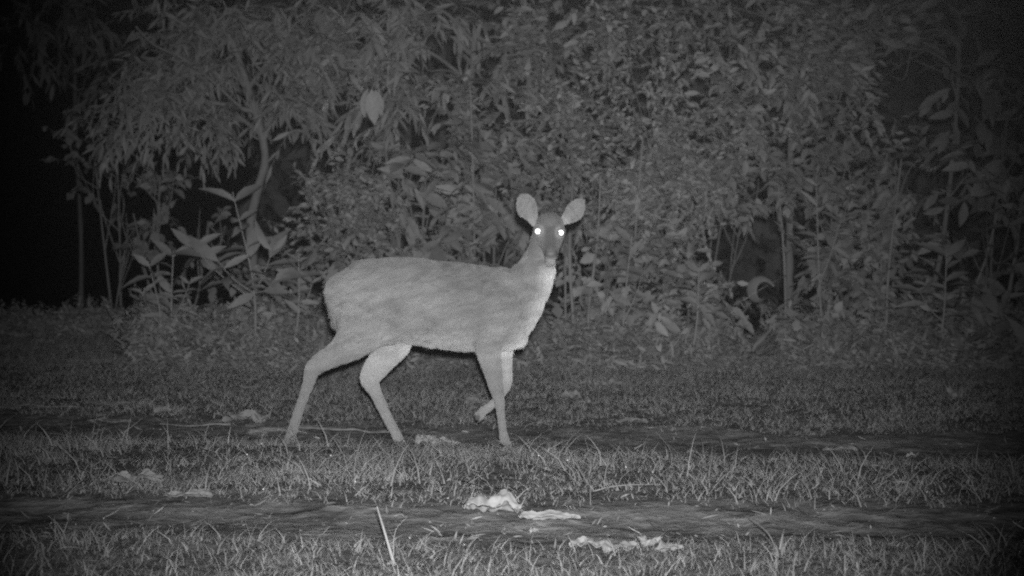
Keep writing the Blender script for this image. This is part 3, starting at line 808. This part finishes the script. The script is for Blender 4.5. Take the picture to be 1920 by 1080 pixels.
def build_deer():
    A = Acc()
    NE, FA = -0.085, 0.085
    # trunk
    loft(A, [(625, 580, dc(614), 26, .05), (634, 578, dc(624), 48, .095), (649, 573, dc(645), 62, .13), (682, 570, dc(680), 80, .15), (720, 565, dc(720), 80, .155),
             (765, 562, dc(765), 78, .165), (825, 571, dc(825), 80, .172), (880, 577, dc(880), 80, .165), (925, 580, dc(925), 77, .15),
             (960, 578, dc(960), 74, .13), (986, 576, dc(985), 58, .10), (1000, 578, dc(1000), 34, .06)], 32, 5)
    # neck
    loft(A, [(945, 580, dc(945), 66, .11), (962, 566, dc(960), 58, .105), (984, 540, dc(985), 45, .09), (1003, 510, 5.88, 36, .078), (1014, 482, 5.87, 27.5, .07), (1021, 455, 5.87, 25, .064), (1026, 430, 5.87, 21, .055)], 24, 5)
    # head
    loft(A, [(1031, 424, 5.905, 12, .035), (1031, 422, 5.885, 22, .058), (1030.5, 425, 5.86, 26, .066), (1030.5, 435, 5.825, 27.5, .070), (1031.5, 447, 5.79, 24, .062), (1032.5, 459, 5.752, 18, .048),
             (1033, 468, 5.72, 14.5, .038), (1033, 475, 5.695, 13, .033), (1033, 480, 5.678, 11, .028), (1033, 482, 5.668, 6, .015)], 24, 5, frame=np.array([1.0, 0, 0]))
    # brow / eye sockets
    for ex, ey in ((1009, 432), (1051, 434)):
        loft(A, [(ex, ey - 9, 5.83, 3, .01), (ex, ey - 5, 5.822, 8, .022), (ex, ey + 1, 5.818, 9, .024), (ex, ey + 8, 5.815, 7, .02), (ex, ey + 14, 5.81, 3, .01)], 12, 4)
    # near hind
    loft(A, [(700, 560, dc(690) + NE, 50, .06), (690, 588, dc(690) + NE, 58, .075), (675, 620, dc(670) + NE, 46, .07), (655, 646, dc(650) + NE, 31, .058), (628, 665, dc(625) + NE, 21, .042), (604, 679, dc(604) + NE, 17, .032),
             (587, 692, dc(588) + NE, 15, .026), (579, 716, dc(580) + NE, 10.5, .021), (568, 748, dc(570) + NE, 8.6, .018), (556, 783, dc(556) + NE, 8.2, .018), (547, 811, dc(547) + NE, 9.2, .021), (542, 826, dc(540) + NE, 8.5, .021), (539, 838, dc(540) + NE, 9.5, .023)], 16, 5)
    # far hind
    loft(A, [(720, 580, dc(735) + FA * .8, 55, .06), (738, 618, dc(740) + FA, 40, .06), (737, 645, dc(735) + FA, 31, .05), (721, 670, dc(715) + FA, 24.5, .036), (700, 697, dc(700) + FA, 21.5, .029), (694, 712, dc(697) + FA, 18, .026),
             (704, 735, dc(704) + FA, 11, .021), (718, 765, dc(720) + FA, 9.2, .018), (734, 797, dc(735) + FA, 8.0, .018), (746, 820, dc(747) + FA, 8.3, .021), (753, 834, dc(752) + FA, 8, .021), (757, 845, dc(755) + FA, 9, .023)], 16, 5)
    # near fore
    loft(A, [(930, 570, dc(930) + NE, 40, .05), (926, 605, dc(925) + NE, 40, .055), (918, 640, dc(920) + NE, 26, .05), (918, 668, dc(920) + NE, 20, .04), (925, 702, dc(925) + NE, 15.5, .030), (932, 732, dc(932) + NE, 12, .025), (936, 748, dc(934) + NE, 9.5, .023),
             (939, 775, dc(938) + NE, 6.6, .018), (942, 802, dc(940) + NE, 6.4, .017), (945, 818, dc(944) + NE, 7.6, .020), (949, 829, dc(948) + NE, 7.2, .02), (954, 840, dc(952) + NE, 9, .023)], 16, 5)
    # far fore, lifted and folded back
    loft(A, [(945, 600, dc(930) + FA * .7, 30, .05), (946, 640, dc(940) + FA, 18, .042), (949, 668, dc(948) + FA, 10.5, .030), (951, 695, dc(950) + FA, 8.8, .024), (951, 716, dc(950) + FA, 8.6, .023), (944, 733, dc(945) + FA, 7.2, .02), (930, 750, dc(930) + FA, 6.2, .017),
             (917, 763, dc(915) + FA, 6.6, .018), (908, 769, dc(908) + FA, 7.2, .02), (899, 779, dc(900) + FA, 8.2, .02), (893, 787, dc(894) + FA, 6, .016)], 16, 5)
    # tail
    loft(A, [(640, 545, dc(625), 8, .02), (632, 565, dc(615) - .01, 8, .022), (629, 588, dc(612) - .01, 8, .022), (630, 604, dc(614) - .005, 5, .016), (633, 615, dc(615) + .005, 2, .006)], 10, 4)
    # ears: cupped shells
    def ear(pairs, d0, side_out):
        """pairs of outline points, inner edge and outer edge, from the base to the tip"""
        q = np.array([(a[0][0], a[0][1], a[1][0], a[1][1]) for a in pairs], float); R_ = curve(q, 5)
        I = np.array([P(a[0], a[1], d0) for a in R_]); E = np.array([P(a[2], a[3], d0) for a in R_])
        v = np.linspace(-1, 1, 11); t = np.linspace(0, 1, len(R_))
        mid = (I + E) / 2; half = np.linalg.norm(I - E, axis=1) / 2
        fwd = norm(np.array([side_out, -1.0, 0.0]))
        front = mid[:, None] + (E - mid)[:, None] * v[None, :, None] + fwd * (half[:, None] * 0.55 * (np.abs(v)[None] ** 2 - 0.8) - (0.03 * (t - 0.4) ** 2)[:, None])[..., None]
        back = front - fwd * 0.0125
        m, k = len(R_), 11
        V = np.vstack([front.reshape(-1, 3), back.reshape(-1, 3)]); n0 = m * k
        F = []
        for i in range(m - 1):
            for j in range(k - 1):
                q = (i * k + j, i * k + j + 1, (i + 1) * k + j + 1, (i + 1) * k + j)
                F.append(q); F.append(tuple(x + n0 for x in q[::-1]))
        b = list(range(k)) + [r * k + k - 1 for r in range(1, m)] + list(range(m * k - 2, (m - 1) * k - 1, -1)) + [r * k for r in range(m - 2, 0, -1)]
        for t_ in range(len(b)):
            F.append((b[(t_ + 1) % len(b)], b[t_], b[t_] + n0, b[(t_ + 1) % len(b)] + n0))
        A.add(V, np.array(F), 0.0)
    ear([((1012, 420), (1004, 430)), ((1006, 413), (995, 421)), ((1007, 402), (985, 412)), ((1007, 388), (975, 405)), ((1003, 376), (968.5, 394)), ((995, 367), (967, 382)), ((985, 363), (968.5, 371)), ((976, 363), (972, 366))], 5.86, -0.25)
    ear([((1046, 416), (1050, 428)), ((1052, 411), (1059, 422)), ((1057, 400), (1068, 420)), ((1063, 388), (1080, 416)), ((1071, 379), (1091, 408)), ((1083, 373), (1097, 396)), ((1093, 372), (1099.5, 384)), ((1099, 375), (1100, 377))], 5.86, 0.25)
    for i, f in enumerate(A.F): pass
    me = bpy.data.meshes.new("tmp")
    V = np.concatenate(A.V)
    me.from_pydata([tuple(v) for v in V], [], [tuple(int(x) for x in q) for f in A.F for q in f])
    bm = bmesh.new(); bm.from_mesh(me)
    bmesh.ops.recalc_face_normals(bm, faces=bm.faces); bm.to_mesh(me); bm.free()
    tmp = bpy.data.objects.new("tmp", me); col.objects.link(tmp)
    rm = tmp.modifiers.new("r", 'REMESH'); rm.mode = 'VOXEL'; rm.voxel_size = 0.0058; rm.use_smooth_shade = True
    sm = tmp.modifiers.new("s", 'SMOOTH'); sm.factor = 0.5; sm.iterations = 5
    dg = bpy.context.evaluated_depsgraph_get()
    bme = bpy.data.meshes.new_from_object(tmp.evaluated_get(dg))
    bpy.data.objects.remove(tmp)
    n = len(bme.vertices)
    co = np.zeros(n * 3, np.float32); bme.vertices.foreach_get("co", co); co = co.reshape(-1, 3).astype(float)
    no = np.zeros(n * 3, np.float32); bme.vertex_normals.foreach_get("vector", no) if hasattr(bme, "vertex_normals") else bme.vertices.foreach_get("normal", no)
    no = no.reshape(-1, 3).astype(float)

    # body coordinates: side-view measures (u to the deer's front, v downward, both as in the side elevation) and depth
    def side(p):
        fx = p[:, 1] * math.cos(TH) - (p[:, 2] - CAMH) * math.sin(TH)
        fy = p[:, 1] * math.sin(TH) + (p[:, 2] - CAMH) * math.cos(TH)
        return 960 + p[:, 0] / fx * FPX, 540 - fy / fx * FPX
    u, v = side(co)
    depth = co[:, 1] - (6.05 - 0.17 * (u - 612) / 390)
    x, y, z = co.T
    sa = -x * 0.94 - z * 0.34; sb = x * 0.34 - z * 0.94
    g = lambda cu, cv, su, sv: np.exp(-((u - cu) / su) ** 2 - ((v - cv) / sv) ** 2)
    c = np.full(n, 0.275)
    streak = fbm(x * 22 + z * 8, z * 60 + x * 10, 4)
    c *= 0.90 + 0.22 * streak
    st2 = fbm(x * 11 + z * 5, z * 38 + x * 14, 14)
    c *= 1 - 0.15 * sstep(0.46, 0.64, st2) * (v < 640)
    wob = 0.02 * (fbm(x * 9, z * 9, 19) - 0.44)
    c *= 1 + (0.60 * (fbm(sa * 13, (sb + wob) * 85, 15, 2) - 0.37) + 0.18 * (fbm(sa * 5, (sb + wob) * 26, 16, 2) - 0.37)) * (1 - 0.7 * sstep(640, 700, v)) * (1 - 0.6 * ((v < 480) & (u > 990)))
    c *= 1 - 0.20 * g(900, 545, 70, 60) + 0.16 * g(650, 590, 45, 60) - 0.14 * g(790, 510, 120, 26) + 0.08 * g(935, 615, 22, 30) - 0.14 * g(905, 610, 14, 40) - 0.16 * g(748, 600, 12, 40) + 0.10 * g(790, 600, 40, 30)  # coat patches, plus painted relief shade behind the shoulder and along the thigh crease
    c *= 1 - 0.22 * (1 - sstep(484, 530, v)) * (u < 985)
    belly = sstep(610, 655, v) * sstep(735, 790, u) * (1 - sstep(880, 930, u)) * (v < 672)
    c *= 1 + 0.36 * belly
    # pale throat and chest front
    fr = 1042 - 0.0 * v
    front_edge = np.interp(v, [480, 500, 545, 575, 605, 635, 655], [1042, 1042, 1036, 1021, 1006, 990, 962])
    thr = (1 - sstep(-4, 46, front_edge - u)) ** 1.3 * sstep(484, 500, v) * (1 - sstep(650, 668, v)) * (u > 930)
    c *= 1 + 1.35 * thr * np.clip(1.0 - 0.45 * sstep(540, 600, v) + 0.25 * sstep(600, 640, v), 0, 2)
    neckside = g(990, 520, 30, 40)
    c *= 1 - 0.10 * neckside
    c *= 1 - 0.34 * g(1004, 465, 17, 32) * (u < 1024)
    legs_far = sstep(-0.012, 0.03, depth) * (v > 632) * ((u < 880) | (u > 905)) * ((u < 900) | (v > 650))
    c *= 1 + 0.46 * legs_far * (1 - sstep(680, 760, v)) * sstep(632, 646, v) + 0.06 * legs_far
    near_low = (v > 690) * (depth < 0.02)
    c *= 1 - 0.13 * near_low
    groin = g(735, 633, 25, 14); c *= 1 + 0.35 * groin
    # head
    head = (v < 497) * (u > 992) * (u < 1064) * (v > 398) * (y < np.interp(v, [398, 430, 445, 460, 480, 497], [5.90, 5.87, 5.84, 5.80, 5.76, 5.72]))
    face = head * 1.0
    c = np.where(face > 0.3, 0.19 + 0.05 * sstep(8, 22, np.abs(u - 1031)) * sstep(440, 455, v) + 0.02 * (1 - sstep(408, 422, v)), c)
    blaze = face * (1 - sstep(5, 14, np.abs(u - 1032))) * (v > 425) * (v < 470)
    c *= 1 - 0.30 * blaze
    for eu, ev in ((1008.3, 433.7), (1051.7, 436.3)):
        rr = np.hypot(u - eu, v - ev)
        c *= 1 + face * 0.75 * np.exp(-((rr - 9.5) / 3.2) ** 2) * (0.4 + 0.6 * (np.abs(u - 1030) < 20))
    c = np.where((face > 0.3) & (v > 470) & (v < 483) & (np.abs(u - 1033) < 12), 0.11, c)
    c = np.where((head > 0) & (v >= 486) & (np.abs(u - 1033) < 14), 0.32, c)
    inner = ((u < 1008) | (u > 1052)) & (v < 424) & (no[:, 1] < -0.2)
    c = np.where(inner, (0.23 + 0.09 * sstep(392, 420, v) * (np.abs(u - 1030) < 40)) * (0.72 + 0.62 * fbm((x * 0.6 * np.sign(1030 - u) + z) * 18, (x + z * 0.7 * np.sign(u - 1030)) * 120, 9)), c)
    outer = ((u < 1008) | (u > 1052)) & (v < 424) & (no[:, 1] > 0.2)
    c = np.where(outer, 0.2, c)
    hoof = ((v > 826) & (u < 790) & (depth < 0.2)) | ((v > 830) & (u > 900)) | ((u < 899) & (u > 870) & (v > 776) & (v < 795) & (depth > 0.03))
    c = np.where(hoof, 0.10, c)
    c = np.clip(c, 0.03, 0.75)

    foot = np.array([P(780, 600, 5.97)[0], 5.97, float(gz(P(780, 600, 5.97)[0], 5.97))])
    root = empty("deer", foot)
    tag(root, "hornless deer walking with its head turned to face the camera, eyes shining white", "deer")
    bme.name = "body"
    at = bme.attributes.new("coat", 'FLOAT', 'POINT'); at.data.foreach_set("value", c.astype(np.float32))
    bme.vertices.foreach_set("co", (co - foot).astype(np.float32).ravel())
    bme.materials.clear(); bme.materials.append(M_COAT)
    bme.update()
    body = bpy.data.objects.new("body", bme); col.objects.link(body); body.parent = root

    # fur: short hairs laid along the coat
    r = np.random.default_rng(3)
    nh = 230000
    bme.calc_loop_triangles()
    nt = len(bme.loop_triangles); tri = np.zeros(nt * 3, np.int32); bme.loop_triangles.foreach_get("vertices", tri); tri = tri.reshape(-1, 3)
    pa, pb, pc = co[tri[:, 0]], co[tri[:, 1]], co[tri[:, 2]]
    ar = np.linalg.norm(np.cross(pb - pa, pc - pa), axis=1)
    ti = r.choice(nt, nh, p=ar / ar.sum())
    a = r.random(nh); b = r.random(nh); s = a + b > 1; a[s] = 1 - a[s]; b[s] = 1 - b[s]
    wts = np.stack([1 - a - b, a, b], -1)
    O = np.einsum('ij,ijk->ik', wts, co[tri[ti]]); NN = norm(np.einsum('ij,ijk->ik', wts, no[tri[ti]])); CC = np.einsum('ij,ij->i', wts, c[tri[ti]])
    hu, hv = side(O)
    flow = np.tile([-1.0, 0.1, -0.35], (nh, 1))
    leg = sstep(640, 690, hv)[:, None]
    flow = flow * (1 - leg) + np.array([-0.15, 0, -1.0]) * leg
    nk = (sstep(940, 990, hu) * (1 - sstep(560, 620, hv)))[:, None]
    flow = flow * (1 - nk) + np.array([-0.5, 0.1, -0.9]) * nk
    hd = ((hu > 992) & (hu < 1064) & (hv < 486) & (O[:, 1] < 5.885))[:, None]
    flow = np.where(hd, np.array([0, 0.75, 0.65]), flow)
    er = (((hu < 1006) | (hu > 1056)) & (hv < 424))
    flow = np.where(er[:, None], np.stack([np.where(hu < 1030, -0.5, 0.7), np.zeros(nh), np.full(nh, 0.8)], -1), flow)
    cl = lambda sd, f: np.stack([vnoise(O[:, 0] * f + sd, O[:, 2] * f * 1.6 + O[:, 1] * 9, sd + k) - 0.5 for k in range(3)], -1)
    flow = flow + r.normal(0, 0.14, (nh, 3)) + 0.9 * cl(31, 14) * (1 - leg) * (1 - hd) + 0.8 * cl(47, 45) * (1 - hd)
    flow = norm(flow - NN * np.sum(flow * NN, 1, keepdims=True))
    ln = 0.027 * (1 - leg[:, 0]) + 0.012 * leg[:, 0]
    ln = np.where(hd[:, 0], 0.009, ln); ln = np.where(er, 0.008, ln)
    ln = ln * (1 - 0.3 * (hu < 640) * (hv < 540)) * (0.45 + 0.5 * r.random(nh) + 0.7 * r.random(nh) ** 4)
    lift = np.where(hd[:, 0] | er, 0.25, 0.34) * r.uniform(0.6, 1.3, nh) * (0.5 + 1.1 * vnoise(O[:, 0] * 26, O[:, 2] * 60, 71))
    hoofm = CC > 0.125
    O = O[hoofm]; NN = NN[hoofm]; flow = flow[hoofm]; ln = ln[hoofm]; lift = lift[hoofm]; CC = CC[hoofm]; k = len(O)
    ts = np.array([0, 0.4, 0.75, 1.0])
    pts = np.stack([O + flow * (ln * t)[:, None] + NN * (ln * lift * (t - 0.45 * t * t))[:, None] - NN * 0.002 * (t == 0) + np.array([0, 0, -1]) * (ln * 0.1 * t * t)[:, None] for t in ts], 1)
    hc = bpy.data.hair_curves.new("fur")
    hc.add_curves([4] * k)
    hc.attributes["position"].data.foreach_set("vector", (pts - foot).astype(np.float32).ravel())
    ra = hc.attributes.get("radius") or hc.attributes.new("radius", 'FLOAT', 'POINT')
    ra.data.foreach_set("value", np.tile(np.array([0.0009, 0.0008, 0.0005, 0.0001], np.float32), k))
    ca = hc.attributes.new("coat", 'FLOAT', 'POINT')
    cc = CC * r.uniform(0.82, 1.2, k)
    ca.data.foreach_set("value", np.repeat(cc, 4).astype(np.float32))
    hc.materials.append(M_FUR)
    fur = bpy.data.objects.new("fur", hc); col.objects.link(fur); fur.parent = root

    # eyes: shallow domes whose backs throw the flash straight back
    for eu, ev in ((1008.3, 433.7), (1051.7, 436.3)):
        # surface point of the head along the sight line
        m = (np.hypot(u - eu, v - ev) < 5) & (y < 5.9)
        yy = np.percentile(y[m], 20) if m.any() else 5.8
        p = P(eu, ev, yy - 0.010)
        n_ = norm(np.array([0, 0, CAMH + 0.06]) - p)
        sx = norm(np.cross(n_, [0, 0, 1.0])); sy = np.cross(sx, n_)
        Rr = 0.0162; acc = Acc(); rows = []
        for i in range(7):
            q = i / 6
            for j in range(20):
                an = j * 2 * PI / 20
                rad = Rr * q
                rows.append(p + sx * rad * math.cos(an) + sy * rad * math.sin(an) + n_ * (0.0022 * (1 - q * q)) - n_ * (0.012 if i == 6 else 0))
        F = [(i * 20 + j, i * 20 + (j + 1) % 20, (i + 1) * 20 + (j + 1) % 20, (i + 1) * 20 + j) for i in range(6) for j in range(20)]
        acc.add(np.array(rows), np.array(F), 0.5)
        acc.build("eye", M_EYE, root)
    # nose pad
    m = (np.abs(u - 1033) < 5) & (v > 470) & (v < 482)
    yy = y[m].min()
    acc = Acc(); p = P(1033, 476, yy + 0.004)
    th = np.arange(16) * 2 * PI / 16; rows = []
    for i, (q, dz) in enumerate([(0.02, 0.008), (0.5, 0.0065), (0.85, 0.003), (1.0, -0.004)]):
        for t in th:
            rows.append(p + np.array([0.019 * q * math.cos(t) * (1 + 0.18 * math.sin(t)), -dz, 0.014 * q * math.sin(t)]))
    F = [(i * 16 + j, i * 16 + (j + 1) % 16, (i + 1) * 16 + (j + 1) % 16, (i + 1) * 16 + j) for i in range(3) for j in range(16)]
    acc.add(np.array(rows), np.array(F), 0.5)
    acc.build("nose", M_NOSE, root)
build_deer()

# ------------------------------------------------------------------ thin night mist
def mist():
    bm = bmesh.new(); bmesh.ops.create_cube(bm, size=1.0)
    for v in bm.verts:
        v.co.x *= 320; v.co.y = (v.co.y + 0.5) * 300 - 70; v.co.z = -1.6 if v.co.z < 0 else 10.5
    me = bpy.data.meshes.new("haze"); bm.to_mesh(me); bm.free()
    m = bpy.data.materials.new("haze"); m.use_nodes = True; nt = m.node_tree
    nt.nodes.remove(nt.nodes["Principled BSDF"])
    pv = nt.nodes.new("ShaderNodeVolumePrincipled"); pv.inputs["Density"].default_value = 0.00045
    pv.inputs["Color"].default_value = (0.9, 0.9, 0.9, 1)
    nt.links.new(pv.outputs[0], nt.nodes["Material Output"].inputs["Volume"])
    me.materials.append(m)
    o = bpy.data.objects.new("haze", me); col.objects.link(o)
    tag(o, "thin night mist hanging in the air", "haze", kind="stuff")
mist()
